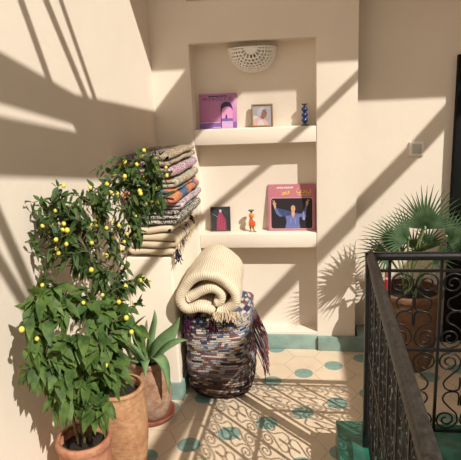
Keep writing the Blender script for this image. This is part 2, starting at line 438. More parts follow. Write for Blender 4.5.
# ------------------------------------------------------------------ wall lamp in the niche
t = thing('wall_lamp', 'white pierced clay half-bowl wall lamp at the top of the niche', 'lamp', (-.284, YN, 1.685))
bm = bmesh.new(); NU, NV = 190, 84; RX, RY, RZ = .142, .112, .135
def lp(u, v):  # u around 0..pi, v 0 bottom ..1 rim
    ph = PI/2*v
    r = math.sin(ph)**.85; zz = 1-math.cos(ph)
    a = PI*u
    rimz = .0
    return (-math.cos(a)*RX*r, -math.sin(a)*RY*r, RZ*zz + rimz)
holes = []   # slots and rings of holes fanned about the middle of the rim
for R_h, n_h, la, lr in ((.044, 9, .0044, .0095), (.064, 12, .0052, .0052), (.080, 15, .0056, .0056), (.096, 18, .0050, .0050), (.111, 21, .0042, .0042), (.125, 24, .0032, .0032)):
    for k in range(n_h):
        th = PI*(k+.5)/n_h; holes.append((R_h, th, la, lr))
def pierced(u, w):
    a_ = (u-.5)*.40*(.35+.65*w); b_ = (1-w)*.165+.004
    R_h, th = math.hypot(a_, b_), math.atan2(b_, a_)
    for R0, t0, la, lr in holes:
        if ((R_h-R0)/lr)**2+((th-t0)*R0/la)**2 < 1: return True
    return False
grid = [[bm.verts.new(lp(i/NU, .04+.96*j/NV)) for i in range(NU+1)] for j in range(NV+1)]
for j in range(NV):
    for i in range(NU):
        u, w = (i+.5)/NU, .04+.96*(j+.5)/NV
        if pierced(u, w): continue
        bm.faces.new((grid[j][i], grid[j][i+1], grid[j+1][i+1], grid[j+1][i]))
loose = [x for x in bm.verts if not x.link_faces]; bmesh.ops.delete(bm, geom=loose, context='VERTS')
o = obj('lamp_shade', bm, M['whiteclay'], t, smooth=True)
m = o.modifiers.new('solid', 'SOLIDIFY'); m.thickness = .006; m.offset = -1
bm = bmesh.new(); tube(bm, [lp(i/NU, 1) for i in range(NU+1)], .0045, 8); obj('lamp_rim', bm, M['whiteclay'], t, smooth=True)
bm = bmesh.new(); box(bm, -.012, .012, -.02, 0, .06, .1); tube(bm, [(0, -.02, .08), (0, -.05, .08)], .012, 10); obj('lamp_holder', bm, M['brown'], t)

# ------------------------------------------------------------------ flat art helper: shapes laid on a cover, one mesh per thing
class Art:
    def __init__(s, w, h, th): s.w, s.h, s.bm, s.mats, s.lv = w, h, bmesh.new(), [], 0; s.th = th
    def mi(s, m):
        if m not in s.mats: s.mats.append(m)
        return s.mats.index(m)
    def slab(s, m): box(s.bm, -s.w/2, s.w/2, 0, s.th, 0, s.h, s.mi(m))
    def poly(s, pts, m, lv):
        y = -.00035*lv
        f = s.bm.faces.new([s.bm.verts.new(((u-.5)*s.w, y, v*s.h)) for u, v in pts]); f.material_index = s.mi(m)
    def rect(s, u0, v0, u1, v1, m, lv): s.poly([(u0, v0), (u1, v0), (u1, v1), (u0, v1)], m, lv)
    def disc(s, u, v, r, m, lv, ry=None, n=24):
        ry = ry or r; s.poly([(u+r*math.cos(2*PI*k/n), v+ry*math.sin(2*PI*k/n)) for k in range(n)], m, lv)
    def stroke(s, pts, w, m, lv):
        pts = [Vector((a, b)) for a, b in pts]
        for a, b in zip(pts, pts[1:]):
            d = (b-a); d.normalize(); n = Vector((-d.y, d.x))*w/2
            s.poly([tuple(a+n), tuple(a-n), tuple(b-n), tuple(b+n)], m, lv)
    def text(s, body, u, v, size, m, lv, spacing=1.0):
        cu = bpy.data.curves.new('txt', 'FONT'); cu.body = body; cu.size = size*s.w; cu.align_x = 'CENTER'; cu.space_character = spacing; cu.resolution_u = 3
        o = bpy.data.objects.new('txt', cu); COL.objects.link(o); bpy.context.view_layer.update()
        me = bpy.data.meshes.new_from_object(o); k = s.mi(m); y = -.00035*lv
        vs = [s.bm.verts.new((q.co.x+(u-.5)*s.w, y, q.co.y+v*s.h)) for q in me.vertices]
        for p_ in me.polygons:
            f = s.bm.faces.new([vs[i] for i in p_.vertices]); f.material_index = k
        bpy.data.objects.remove(o); bpy.data.curves.remove(cu); bpy.data.meshes.remove(me)
    def done(s, name, parent=None):
        me = bpy.data.meshes.new(name); s.bm.to_mesh(me); s.bm.free()
        for m in s.mats: me.materials.append(m)
        o = bpy.data.objects.new(name, me); link(o, parent); return o
def flat(name, c, rough=.5): 
    if name not in M: M[name] = plain(name, c, rough, var=.06, vscale=40)
    return M[name]

# purple book: MOROCCO
a = Art(.222, .202, .018)
pink, viol, dkv = flat('cover_pink', (.50, .20, .40)), flat('cover_violet', (.20, .11, .36)), flat('cover_indigo', (.045, .03, .10))
a.slab(pink)
a.rect(.0, .0, 1, .17, viol, 1); a.rect(.02, .165, .56, .185, flat('cover_pale', (.75, .42, .62)), 2)
arch = [(.58, 0), (.58, .58)] + [(.735-.155*math.cos(PI*k/12), .60+.16*math.sin(PI*k/12)) for k in range(13)] + [(.90, .58), (.90, 0)]
a.poly(arch, dkv, 3)
inner = [(.60, 0), (.60, .48)] + [(.755-.145*math.cos(PI*k/12), .48+.14*math.sin(PI*k/12)) for k in range(13)] + [(.90, .48), (.90, 0)]
a.poly(inner, flat('cover_rose', (.70, .30, .55)), 4)
a.rect(.60, .05, .90, .20, flat('cover_lilac', (.55, .38, .62)), 5); a.rect(.60, .20, .90, .28, viol, 5)
a.poly([(.70, .28), (.75, .28), (.75, .36), (.73, .40), (.71, .36)], dkv, 6)
a.text('MOROCCO', .50, .80, .125, dkv, 2, 1.3)
a.stroke([(.26, .925), (.76, .925)], .03, dkv, 2)
a.stroke([(.36, .03), (.62, .03)], .02, flat('cover_pale', (.75, .42, .62)), 2)
o = a.done('book'); o.location = (-.500, 3.222, 1.3755); o.rotation_euler = (math.radians(-3.5), 0, math.radians(-1)); bevel(o, .0012, 1, 80)
tag(o, 'square purple book with a dark archway on its cover, on the upper shelf', 'book')

# pink record sleeve: singer with raised arms
a = Art(.283, .282, .006)
sp, blk, blu, skin = flat('sleeve_pink', (.50, .17, .22)), flat('sleeve_black', (.018, .014, .018)), flat('sleeve_blue_dress', (.13, .16, .38)), flat('sleeve_skin', (.62, .34, .22))
yel, prp, brn = flat('sleeve_yellow', (.80, .60, .05)), flat('sleeve_lavender', (.30, .28, .55)), flat('sleeve_hair', (.06, .03, .02))
a.slab(sp)
rr = .05; pts = []
for cx, cy, a0 in ((.94-rr, .70-rr, 0), (.06+rr, .70-rr, 90), (.06+rr, .045+rr, 180), (.94-rr, .045+rr, 270)):
    for k in range(5): an = math.radians(a0+22.5*k); pts.append((cx+rr*math.cos(an), cy+rr*math.sin(an)))
big = [((u-.5)*1.025+.5, (v-.37)*1.03+.37) for u, v in pts]
a.poly(big, flat('sleeve_line', (.75, .45, .45)), 1); a.poly(pts, blk, 2)
a.poly([(.36, .05), (.39, .20), (.36, .33), (.33, .30), (.22, .38), (.20, .45), (.16, .50), (.135, .47), (.17, .37), (.25, .30), (.36, .365), (.44, .385), (.60, .385), (.68, .36), (.72, .37), (.76, .45), (.80, .56), (.835, .55), (.81, .44), (.79, .27), (.73, .235), (.71, .30), (.66, .28), (.66, .18), (.68, .05)], blu, 3)
a.poly([(.135, .46), (.165, .50), (.16, .57), (.14, .62), (.10, .64), (.095, .58), (.12, .53)], skin, 4)
a.stroke([(.12, .60), (.10, .66)], .016, skin, 4); a.stroke([(.14, .60), (.135, .655)], .014, skin, 4); a.stroke([(.15, .57), (.175, .60)], .013, skin, 4)
a.poly([(.80, .54), (.83, .53), (.86, .60), (.84, .64), (.80, .62)], skin, 4); a.stroke([(.83, .62), (.88, .66)], .015, skin, 4); a.stroke([(.82, .63), (.85, .675)], .014, skin, 4)
a.disc(.53, .475, .068, brn, 3, .088); a.poly([(.49, .34), (.57, .34), (.56, .42), (.50, .42)], skin, 4)
a.disc(.53, .475, .045, skin, 5, .07)
a.stroke([(.512, .49), (.526, .488)], .008, brn, 6); a.stroke([(.538, .488), (.552, .49)], .008, brn, 6); a.stroke([(.518, .445), (.545, .445)], .010, sp, 6)
a.poly([(.49, .375), (.57, .375), (.53, .26)], skin, 5)
a.poly([(.75, .40), (.80, .44), (.805, .30), (.77, .22), (.735, .24)], prp, 4)
a.stroke([(.47, .16), (.49, .27)], .012, prp, 4); a.stroke([(.58, .15), (.565, .28)], .012, prp, 4)
wh = flat('sleeve_white', (.75, .68, .62))
for u in (.19, .24, .285, .34, .38, .42, .465, .50): a.stroke([(u, .92), (u+.022, .945), (u+.034, .92)], .014, wh, 2)
a.stroke([(.18, .915), (.53, .915)], .010, wh, 2)
# yellow script strokes
a.stroke([(.30, .80), (.34, .83), (.36, .80), (.33, .775), (.29, .785)], .017, yel, 2); a.stroke([(.38, .86), (.37, .79), (.42, .79), (.43, .86)], .017, yel, 2); a.stroke([(.44, .79), (.45, .86)], .017, yel, 2)
a.stroke([(.60, .86), (.62, .81), (.68, .81), (.69, .86)], .017, yel, 2); a.stroke([(.71, .89), (.71, .81), (.77, .815), (.78, .86), (.75, .85)], .017, yel, 2); a.stroke([(.81, .86), (.82, .81), (.89, .81), (.91, .86), (.88, .875)], .017, yel, 2); a.stroke([(.62, .90), (.64, .905)], .015, yel, 2)
a.stroke([(.62, .765), (.89, .765)], .008, wh, 2)
o = a.done('record_sleeve'); o.location = (-.0745, 3.200, .7492); o.rotation_euler = (math.radians(-8), math.radians(.3), 0)
tag(o, 'pink record sleeve showing a singer in blue with raised arms, lower shelf', 'record sleeve')

# framed portrait
t = thing('picture_frame', 'gilt framed portrait of a head in profile, between purple book and blue candlestick', 'picture', (-.236, 3.205, 1.3755)); t.rotation_euler = (math.radians(-9), 0, math.radians(2))
def frame(t, w, h, b, m, th=.014):
    bm = bmesh.new()
    box(bm, -w/2, -w/2+b, -th/2, th/2, 0, h); box(bm, w/2-b, w/2, -th/2, th/2, 0, h)
    box(bm, -w/2+b, w/2-b, -th/2, th/2, 0, b); box(bm, -w/2+b, w/2-b, -th/2, th/2, h-b, h)
    o = obj('frame', bm, m, t); bevel(o, .0015, 2)
frame(t, .126, .132, .009, M['gold'])
a = Art(.108, .114, .002); bg = flat('portrait_grey', (.30, .28, .29)); a.slab(bg)
lt, fc, hr, rose = flat('portrait_pale', (.50, .47, .46)), flat('portrait_face', (.22, .10, .06)), flat('portrait_scarf', (.36, .35, .40)), flat('portrait_rose', (.55, .32, .30))
a.rect(0, 0, .3, .5, lt, 1); a.poly([(0, 0), (.0, .30), (.3, .42), (.55, .36), (.75, .2), (.85, 0)], rose, 2); a.poly([(.2, 0), (.3, .25), (.5, .28), (.62, 0)], lt, 3)
a.poly([(.40, .36), (.60, .30), (.62, .45), (.45, .50)], fc, 3)
a.poly([(.42, .48), (.44, .78), (.58, .86), (.70, .80), (.73, .66), (.78, .58), (.73, .54), (.73, .46), (.66, .40), (.52, .42)], fc, 4)
a.poly([(.26, .46), (.20, .66), (.30, .86), (.48, .95), (.62, .90), (.66, .82), (.52, .78), (.46, .62), (.42, .46)], hr, 5)
a.stroke([(.64, .66), (.70, .665)], .02, flat('sleeve_black', (0, 0, 0)), 6); a.stroke([(.68, .49), (.73, .495)], .018, rose, 6)
o = a.done('portrait_print', t); o.location = (0, -.002, .009)

# dark framed picture
t = thing('picture_frame', 'small dark framed picture of a red-robed figure, left on the lower shelf', 'picture', (-.512, 3.205, .7492)); t.rotation_euler = (math.radians(-7), 0, math.radians(1.5))
frame(t, .124, .152, .006, M['brown'])
a = Art(.113, .142, .002); a.slab(flat('print_dark', (.035, .04, .045)))
dr, wl = flat('print_crimson', (.32, .04, .09)), flat('print_pale', (.50, .48, .60))
a.poly([(.26, 0), (.30, .45), (.36, .70), (.46, .80), (.56, .80), (.68, .62), (.80, .45), (.80, 0)], dr, 1)
a.disc(.50, .84, .07, wl, 2, .07); 
for k, (u0, v0, u1, v1) in enumerate(((.34, 0, .38, .55), (.47, 0, .45, .70), (.60, 0, .56, .60), (.72, 0, .70, .40))): a.stroke([(u0, v0), (u1, v1)], .018, flat('print_rose', (.50, .14, .20)), 3)
a.stroke([(.08, .72), (.34, .58)], .012, wl, 2); a.stroke([(.10, .88), (.30, .76)], .010, flat('print_grey', (.16, .17, .18)), 2); a.stroke([(.62, .92), (.88, .70)], .01, flat('print_grey', (.16, .17, .18)), 2)
o = a.done('figure_print', t); o.location = (0, -.002, .006)

# blue bead candlestick
t = thing('candlestick', 'cobalt blue candlestick of three round beads, right on the upper shelf', 'candlestick', (.009, 3.20, 1.3753))
bm = bmesh.new(); lathe(bm, [(.022, 0), (.023, .004), (.012, .010), (.006, .014)], 24, close_top=True); obj('base', bm, M['bluegrey'], t, smooth=True)
bm = bmesh.new(); pr = []
for k in range(3):
    z0 = .014+.031*k
    for j in range(9): th = PI*j/8; pr.append((max(.0055, .019*math.sin(th)), z0+.0155*(1-math.cos(th))))
lathe(bm, pr, 24, close_top=True); obj('beads', bm, M['blue'], t, smooth=True)
bm = bmesh.new(); lathe(bm, [(.005, .106), (.006, .113), (.019, .121), (.020, .124), (.012, .123)], 24, close_top=True); obj('candle_cup', bm, M['brown'], t, smooth=True)

# orange figure
t = thing('figurine', 'small orange figurine with a square bag, middle of the lower shelf', 'figurine', (-.318, 3.19, .7485))
bm = bmesh.new(); tube(bm, [(-.006, 0, .045), (-.008, 0, .02), (-.006, 0, .002)], [.007, .006, .005], 10); tube(bm, [(.004, 0, .045), (.010, -.004, .02), (.016, -.010, .004)], [.007, .006, .005], 10)
tube(bm, [(-.006, .002, .003), (-.008, -.012, .003)], .0045, 8); tube(bm, [(.016, -.008, .003), (.028, -.018, .003)], .0045, 8)
obj('legs', bm, flat('tan_clay', (.40, .26, .14)), t, smooth=True)
bm = bmesh.new(); lathe(bm, [(.004, .036), (.012, .042), (.013, .06), (.009, .078), (.006, .088)], 18, close_top=True); obj('body', bm, flat('tan_clay', (0, 0, 0)), t, smooth=True)
bm = bmesh.new(); box(bm, -.016, .024, -.022, -.008, .036, .068); o = obj('bag', bm, M['orange'], t); bevel(o, .004, 2)
tb = bmesh.new(); tube(tb, catmull([(-.012, -.015, .066), (-.010, -.013, .082), (0, -.010, .088), (.014, -.013, .066)]), .002, 6); obj('bag_strap', tb, M['orange'], o)
bm = bmesh.new(); lathe(bm, [(.003, .082), (.012, .088), (.0155, .098), (.013, .109), (.005, .116)], 20, close_top=True); obj('head', bm, flat('orange_clay', (.70, .20, .04)), t, smooth=True)
bm = bmesh.new(); lathe(bm, [(.004, .114), (.005, .122), (.018, .131), (.019, .134), (.006, .132)], 20, close_top=True); obj('hat', bm, M['bluegrey'], t, smooth=True)

# light switch
t = thing('light_switch', 'square white light switch on the recessed wall above the palm', 'switch', (.660, YR, 1.212))
bm = bmesh.new(); box(bm, -.042, .042, -.014, 0, -.042, .042); bevel(obj('plate', bm, M['white'], t), .003)
bm = bmesh.new(); box(bm, -.026, .026, -.019, -.014, -.028, .028); bevel(obj('rocker', bm, plain('grey_plastic', (.52, .50, .46), .4), t), .002)

# ------------------------------------------------------------------ textiles
def ribbon(bm, path, th, y0, y1, ny=14, amp=.006, fr=9, skew=0, seed=0, mi=0, endr=.5):
    """a folded cloth: path in (x,z), thickness th, running in y"""
    P = [Vector((a, b)) for a, b in path]; n = len(P); L, Rr = [], []
    for i in range(n):
        d = (P[min(i+1, n-1)]-P[max(i-1, 0)]); d.normalize(); nn = Vector((-d.y, d.x))*th/2
        L.append(P[i]+nn); Rr.append(P[i]-nn)
    d0 = (P[0]-P[1]).normalized(); d1 = (P[-1]-P[-2]).normalized()
    outline = L + [P[-1]+d1*th*.4] + Rr[::-1] + [P[0]+d0*th*.4]
    cen = sum(outline, Vector((0, 0)))/len(outline)
    rib = bm.verts.layers.float.get('rib') or bm.verts.layers.float.new('rib')
    arc = [0]
    for i in range(1, n): arc.append(arc[-1]+(P[i]-P[i-1]).length)
    rings = []
    for j in range(ny+1):
        tt = j/ny; y = y0+(y1-y0)*tt
        e = min(tt, 1-tt)*ny; sc = 1
        ring = []
        for k, q in enumerate(outline):
            c = P[min(k, n-1)] if k <= n else P[max(0, 2*n-k)] if k <= 2*n else P[0]
            qq = c + (q-c)*(1 if e >= 1 else .86)
            v = Vector((qq.x+skew*(y-y0), y, qq.y))
            off = noise.noise_vector(Vector((v.x*fr+seed*7.1, v.y*fr, v.z*fr*1.6)))*amp
            off2 = noise.noise_vector(Vector((v.x*fr*4+seed, v.y*fr*4, v.z*fr*4)))*amp*.5
            nv = bm.verts.new(v+off+off2); nv[rib] = arc[min(k, n-1)] if k <= n else arc[min(n-1, max(0, 2*n-k))]
            ring.append(nv)
        rings.append(ring)
    m = len(outline)
    for a_, b_ in zip(rings, rings[1:]):
        for k in range(m): bm.faces.new((a_[k], a_[(k+1) % m], b_[(k+1) % m], b_[k])).material_index = mi
    # end faces as quads across the cloth thickness
    for r in (rings[0], rings[-1]):
        for i in range(n-1):
            bm.faces.new((r[i], r[i+1], r[2*n+1-i-1+0], r[2*n+1-i])).material_index = mi
        bm.faces.new((r[n-1], r[n], r[n+1])).material_index = mi
        bm.faces.new((r[0], r[2*n], r[2*n+1])).material_index = mi

def serpentine(x0, x1, z0, z1, layers, start_left=True, seg=7):
    """path that folds back and forth between x0 and x1"""
    p = []; dz = (z1-z0)/layers; r = dz/2
    for k in range(layers):
        z = z0+dz*(k+.5); right = (k % 2 == 0) == start_left
        a, b = (x0+r, x1-r) if right else (x1-r, x0+r)
        for j in range(seg): p.append((a+(b-a)*j/(seg-1), z))
        if k < layers-1:
            s = 1 if right else -1
            for j in range(1, 5): an = -PI/2+PI*j/5; p.append((b+s*math.cos(an)*r, z+r+math.sin(an)*r))
    return p, dz

def rug(name, label, x0, x1, y0, y1, z0, z1, layers, mat, skew=0, seed=1, amp=.008, start=True, sub=1):
    path, dz = serpentine(x0, x1, z0, z1, layers, start)
    bm = bmesh.new(); ribbon(bm, path, dz*.91, y0, y1, 24, amp, 9, skew, seed)
    o = obj(name, bm, mat, None, smooth=True)
    m = o.modifiers.new('s', 'SUBSURF'); m.levels = sub; m.render_levels = sub
    tag(o, label, 'rug', 'folded rugs stacked on the bench'); return o
def strands(bm, anchors, length, sway=.3, r=.0012, down=Vector((0, 0, -1)), clump=1):
    for a_ in anchors:
        for c in range(clump):
            p = Vector(a_)+Vector((random.uniform(-1, 1), random.uniform(-1, 1), random.uniform(-.5, .5)))*.004
            l = length*random.uniform(.6, 1.1); d = down+Vector((random.uniform(-1, 1), random.uniform(-1, 1), 0))*sway
            pts = [p+d*l*k/4+Vector((0, 0, -.4*l*(k/4)**2))+Vector((random.uniform(-1, 1), random.uniform(-1, 1), 0))*.002*k for k in range(5)]
            tube(bm, pts, r, 4)
XL0, XR0 = -.872, -.632
cr = rug('folded_rug', 'thick cream wool rug with dark tassels, bottom of the stack', XL0+.005, XR0+.008, 2.50, 3.05, .800, .946, 4, M['creamrug'], .0, 1, .012, False)
bm = bmesh.new(); strands(bm, [(XR0+.01, 2.51+.013*k, .865) for k in range(26)], .055, .25, .0016, clump=2)
obj('fringe', bm, M['tassel_cream'], cr, kind='stuff')
bm = bmesh.new()
for y_, z_ in ((2.49, .835), (2.52, .83), (2.66, .90), (2.72, .91), (2.60, .885), (2.85, .93), (2.88, .92), (2.86, .905)): strands(bm, [(XR0+.012, y_, z_)], .05, .35, .0022, clump=9)
obj('dark_tassel', bm, M['tassel_dark'], cr, kind='stuff')
for y_, w in ((2.60, .02), (2.68, .03), (2.78, .03)):   # grey bands woven over the outside edge
    pass
rug('folded_rug', 'black and white woven rug folded on the cream wool rug', XL0+.05, XR0+.022, 2.515, 3.03, .953, 1.022, 3, M['rug_bw'], .02, 2, .006)
rug('folded_rug', 'thin pink and grey rag rug under the orange rug', XL0+.10, XR0+.028, 2.55, 3.04, 1.024, 1.060, 2, M['rug_pink'], .02, 3, .006)
# orange kilim with blue bands
o = rug('folded_rug', 'orange kilim with slate blue bands folded in the middle of the stack', XL0+.0, XR0+.018, 2.49, 3.02, 1.064, 1.130, 3, M['rug_orange'], .03, 4, .007)
for m in (M['rug_blue'], M['rug_yellow']): o.data.materials.append(m)
for p_ in o.data.polygons:
    c = p_.center; k = (c.y*4.0 + c.x*2.5 + .25*noise.noise(c*12)) % 1.0
    if k < .30: p_.material_index = 1
    elif .62 < k < .68: p_.material_index = 2
rug('folded_rug', 'pastel green and coral rag rug above the orange kilim', XL0+.04, XR0+.022, 2.52, 3.02, 1.134, 1.180, 2, M['rug_pastel'], .02, 5, .007)
rug('folded_rug', 'white and violet flecked rag rug, second from the top', XL0+.03, XR0+.016, 2.51, 3.02, 1.188, 1.237, 2, M['rug_white'], .02, 6, .007)
t_ = rug('folded_rug', 'flecked beige rug with navy folds, topmost of the stack', XL0+.01, XR0+.018, 2.50, 3.03, 1.242, 1.304, 2, M['rug_beige'], .02, 7, .008, False)
t_.data.materials.append(M['rug_navy'])
for p_ in t_.data.polygons:
    c = p_.center
    if c.x < XL0+.155+.03*noise.noise(c*20)+.12*(c.y-2.5) and c.y < 2.8: p_.material_index = 1

# bundled rag rug standing on the floor
RX0, RX1, RY0, RY1 = -.636, -.281, 2.47, 2.94
t = thing('rag_rug_bundle', 'tall bundled rag rug with multicoloured stripes standing on the tiled floor', 'rug', ((RX0+RX1)/2, (RY0+RY1)/2, 0))
bm = bmesh.new(); n = 72; prof = []; K = 46
for k in range(K+1):
    s_ = k/K; z = .492*s_
    w = 1.0
    if s_ < .22: w = 1-.25*(1-s_/.22)**2
    if s_ > .93: w = 1-.25*((s_-.93)/.07)**2
    prof.append((z, w))
rings = []
for z, w in prof:
    ring = []
    for i in range(n):
        a_ = 2*PI*i/n; c, s_ = math.cos(a_), math.sin(a_)
        e = .55; X = math.copysign(abs(c)**e, c)*.177*w; Y = math.copysign(abs(s_)**e, s_)*.225*w
        X += .018*(.5-z)*(1 if c > 0 else .2)
        bul = 1+.02*math.sin(z*42)+.012*math.sin(z*95+a_*2)+.015*noise.noise(Vector((c*2, s_*2, z*14)))
        v = Vector((X*bul, Y*bul, z + .012*noise.noise(Vector((c*1.6, s_*1.6, z*5))) - .010*math.cos(a_*1)*0))
        v += noise.noise_vector(Vector((v.x*40, v.y*40, v.z*70)))*.004
        if z == 0: v.z = .002
        ring.append(bm.verts.new(v))
    rings.append(ring)
for a_, b_ in zip(rings, rings[1:]):
    for k in range(n): bm.faces.new((a_[k], a_[(k+1) % n], b_[(k+1) % n], b_[k]))
bm.faces.new(rings[0][::-1]); bm.faces.new(rings[-1])
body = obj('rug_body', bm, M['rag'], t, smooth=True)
bm = bmesh.new()
strands(bm, [(-.15+.012*k, -.218-.006*random.random(), .485+.01*random.random()) for k in range(22)], .045, .45, .0022, clump=2)
obj('dark_fringe', bm, M['tassel_dark'], t, kind='stuff')
bm = bmesh.new()
for x_ in (-.135, -.125, -.01, .0, .012): strands(bm, [(x_, -.228, .47)], .06, .35, .0024, clump=5)
obj('purple_tassel', bm, M['tassel_purple'], t, kind='stuff')
bm = bmesh.new()
for k in range(34):
    y_ = -.05+.11*random.random(); p0 = Vector((.185, y_, .44-.2*random.random()))
    pts = catmull([p0, p0+Vector((.022, -.005, -.05)), p0+Vector((.045+.02*random.random(), -.01, -.13)), p0+Vector((.050+.03*random.random(), -.01, -.20))], 4)
    tube(bm, pts, .0026, 5)
obj('red_fringe', bm, M['tassel_red'], t, kind='stuff')

# rolled cream blanket lying on the bundle
t = thing('rolled_blanket', 'rolled ribbed cream wool blanket lying on top of the rag rug bundle', 'blanket', (-.474, 2.43, .507))
K_ = 1/1180
def pc(P): return [(q.x, q.y) for q in catmull([((a_-225)*K_, (362-b_)*K_*.98, 0) for a_, b_ in P], 6)]
bm = bmesh.new()
outer = pc([(292, 338), (345, 318), (388, 275), (385, 222), (345, 170), (290, 130), (225, 112), (160, 125), (108, 165), (75, 225), (68, 285), (108, 322), (165, 312), (215, 316), (255, 330)])
inner = pc([(108, 262), (150, 240), (205, 208), (258, 200), (300, 228), (305, 270), (272, 290)])
ribbon(bm, outer, .052, 0.0, .50, 16, .009, 8, -.04, 11)
ribbon(bm, inner, .046, .01, .42, 14, .006, 8, -.04, 12)
for v in bm.verts:
    f = v.co.y/.5; v.co.x = v.co.x*(1-.12*f); v.co.z = .02+(v.co.z-.02)*(1+.04*f)
o = obj('rolled_cloth', bm, M['roll'], t, smooth=True); m = o.modifiers.new('s', 'SUBSURF'); m.levels = 1; m.render_levels = 1
bm = bmesh.new()
strands(bm, [(.03+.012*k, -.008, .028+.004*random.random()) for k in range(12)], .035, .5, .0018, clump=7)
obj('cream_fringe', bm, M['tassel_cream'], t, kind='stuff')

# ------------------------------------------------------------------ pots
def pot(t, prof, mat, wall=.012, soil_z=None, n=56):
    inner = [(r-wall, z) for r, z in prof][::-1]
    inner = [q for q in inner if q[1] > wall*1.5]
    bm = bmesh.new(); lathe(bm, prof + inner, n, close_top=True)
    for v in bm.verts:
        v.co += noise.noise_vector(v.co*9)*.002
    o = obj('pot_body', bm, mat, t, smooth=True)
    if soil_z is not None:
        r = [q[0] for q in prof if q[1] <= soil_z][-1]-wall*.6
        bm = bmesh.new(); lathe(bm, [(r, soil_z-.02), (r, soil_z), (r*.6, soil_z+.006), (r*.2, soil_z+.01)], 28, close_top=True)
        for v in bm.verts: v.co.z += .006*noise.noise(v.co*60)
        obj('soil', bm, M['soil'], t, smooth=True)
    return o
def smoothprof(P, n=5):
    return [(q.x, q.y) for q in catmull([(a, b, 0) for a, b in P], n)]
# A front pot
PA = Vector((-.785, 1.600, 0))
potA = thing('potted_plant', 'leafy green plant with a few yellow fruits in the nearest red terracotta pot', 'potted plant', PA)
pot(potA, smoothprof([(.070, 0), (.080, .08), (.088, .22), (.089, .34), (.092, .365), (.098, .378), (.099, .395), (.094, .403)]), M['terra_red'], .012, .365)
PB = Vector((-.775, 1.94, 0))
potB = thing('potted_plant', 'tall branching plant dotted with yellow fruits in the tall tan clay pot', 'potted plant', PB)
pot(potB, smoothprof([(.080, 0), (.095, .06), (.108, .18), (.110, .30), (.106, .36), (.104, .385), (.108, .398), (.103, .406)]), M['terra_tan'], .012, .36)
PC = Vector((-.773, 2.350, 0))
sc = thing('plant_saucer', 'red clay saucer under the agave pot', 'saucer', PC)
bm = bmesh.new(); lathe(bm, [(.100, 0), (.112, .010), (.120, .028), (.121, .034), (.113, .033), (.104, .016), (.05, .013)], 48, close_top=True); o = obj('saucer_dish', bm, M['terra_saucer'], sc, smooth=True)
potC = thing('potted_agave', 'green agave in a weathered bulging clay pot standing on the saucer', 'potted plant', PC+Vector((0, 0, .016)))
pot(potC, smoothprof([(.072, 0), (.088, .03), (.106, .09), (.108, .13), (.098, .20), (.084, .255), (.080, .270), (.085, .278), (.086, .292), (.081, .298)]), M['terra_old'], .011, .27)

# ------------------------------------------------------------------ leaves
def leaf(bm, p, d, L, W, up=Vector((0, 0, 1)), droop=.35, fold=.25, seg=6, mi=0):
    d = d.normalized(); s = d.cross(up)
    if s.length < .05: s = d.cross(Vector((1, 0, 0)))
    s.normalize(); nrm = s.cross(d).normalized()
    rows = []
    for k in range(seg+1):
        t = k/seg
        c = p + d*L*t - Vector((0, 0, 1))*L*droop*t*t
        w = W*.5*(math.sin(PI*min(1, t**.8*1.0))**.8)*(1-.25*t) if 0 < k < seg else W*.02
        rows.append([bm.verts.new(c - s*w + nrm*fold*w), bm.verts.new(c), bm.verts.new(c + s*w + nrm*fold*w)])
    for a_, b_ in zip(rows, rows[1:]):
        bm.faces.new((a_[0], a_[1], b_[1], b_[0])).material_index = mi
        bm.faces.new((a_[1], a_[2], b_[2], b_[1])).material_index = mi

def clampw(bm, off=.012):
    for v in bm.verts:
        lim = lwx(v.co.y)+off
        if v.co.x < lim: v.co.x = lim + random.random()*.01

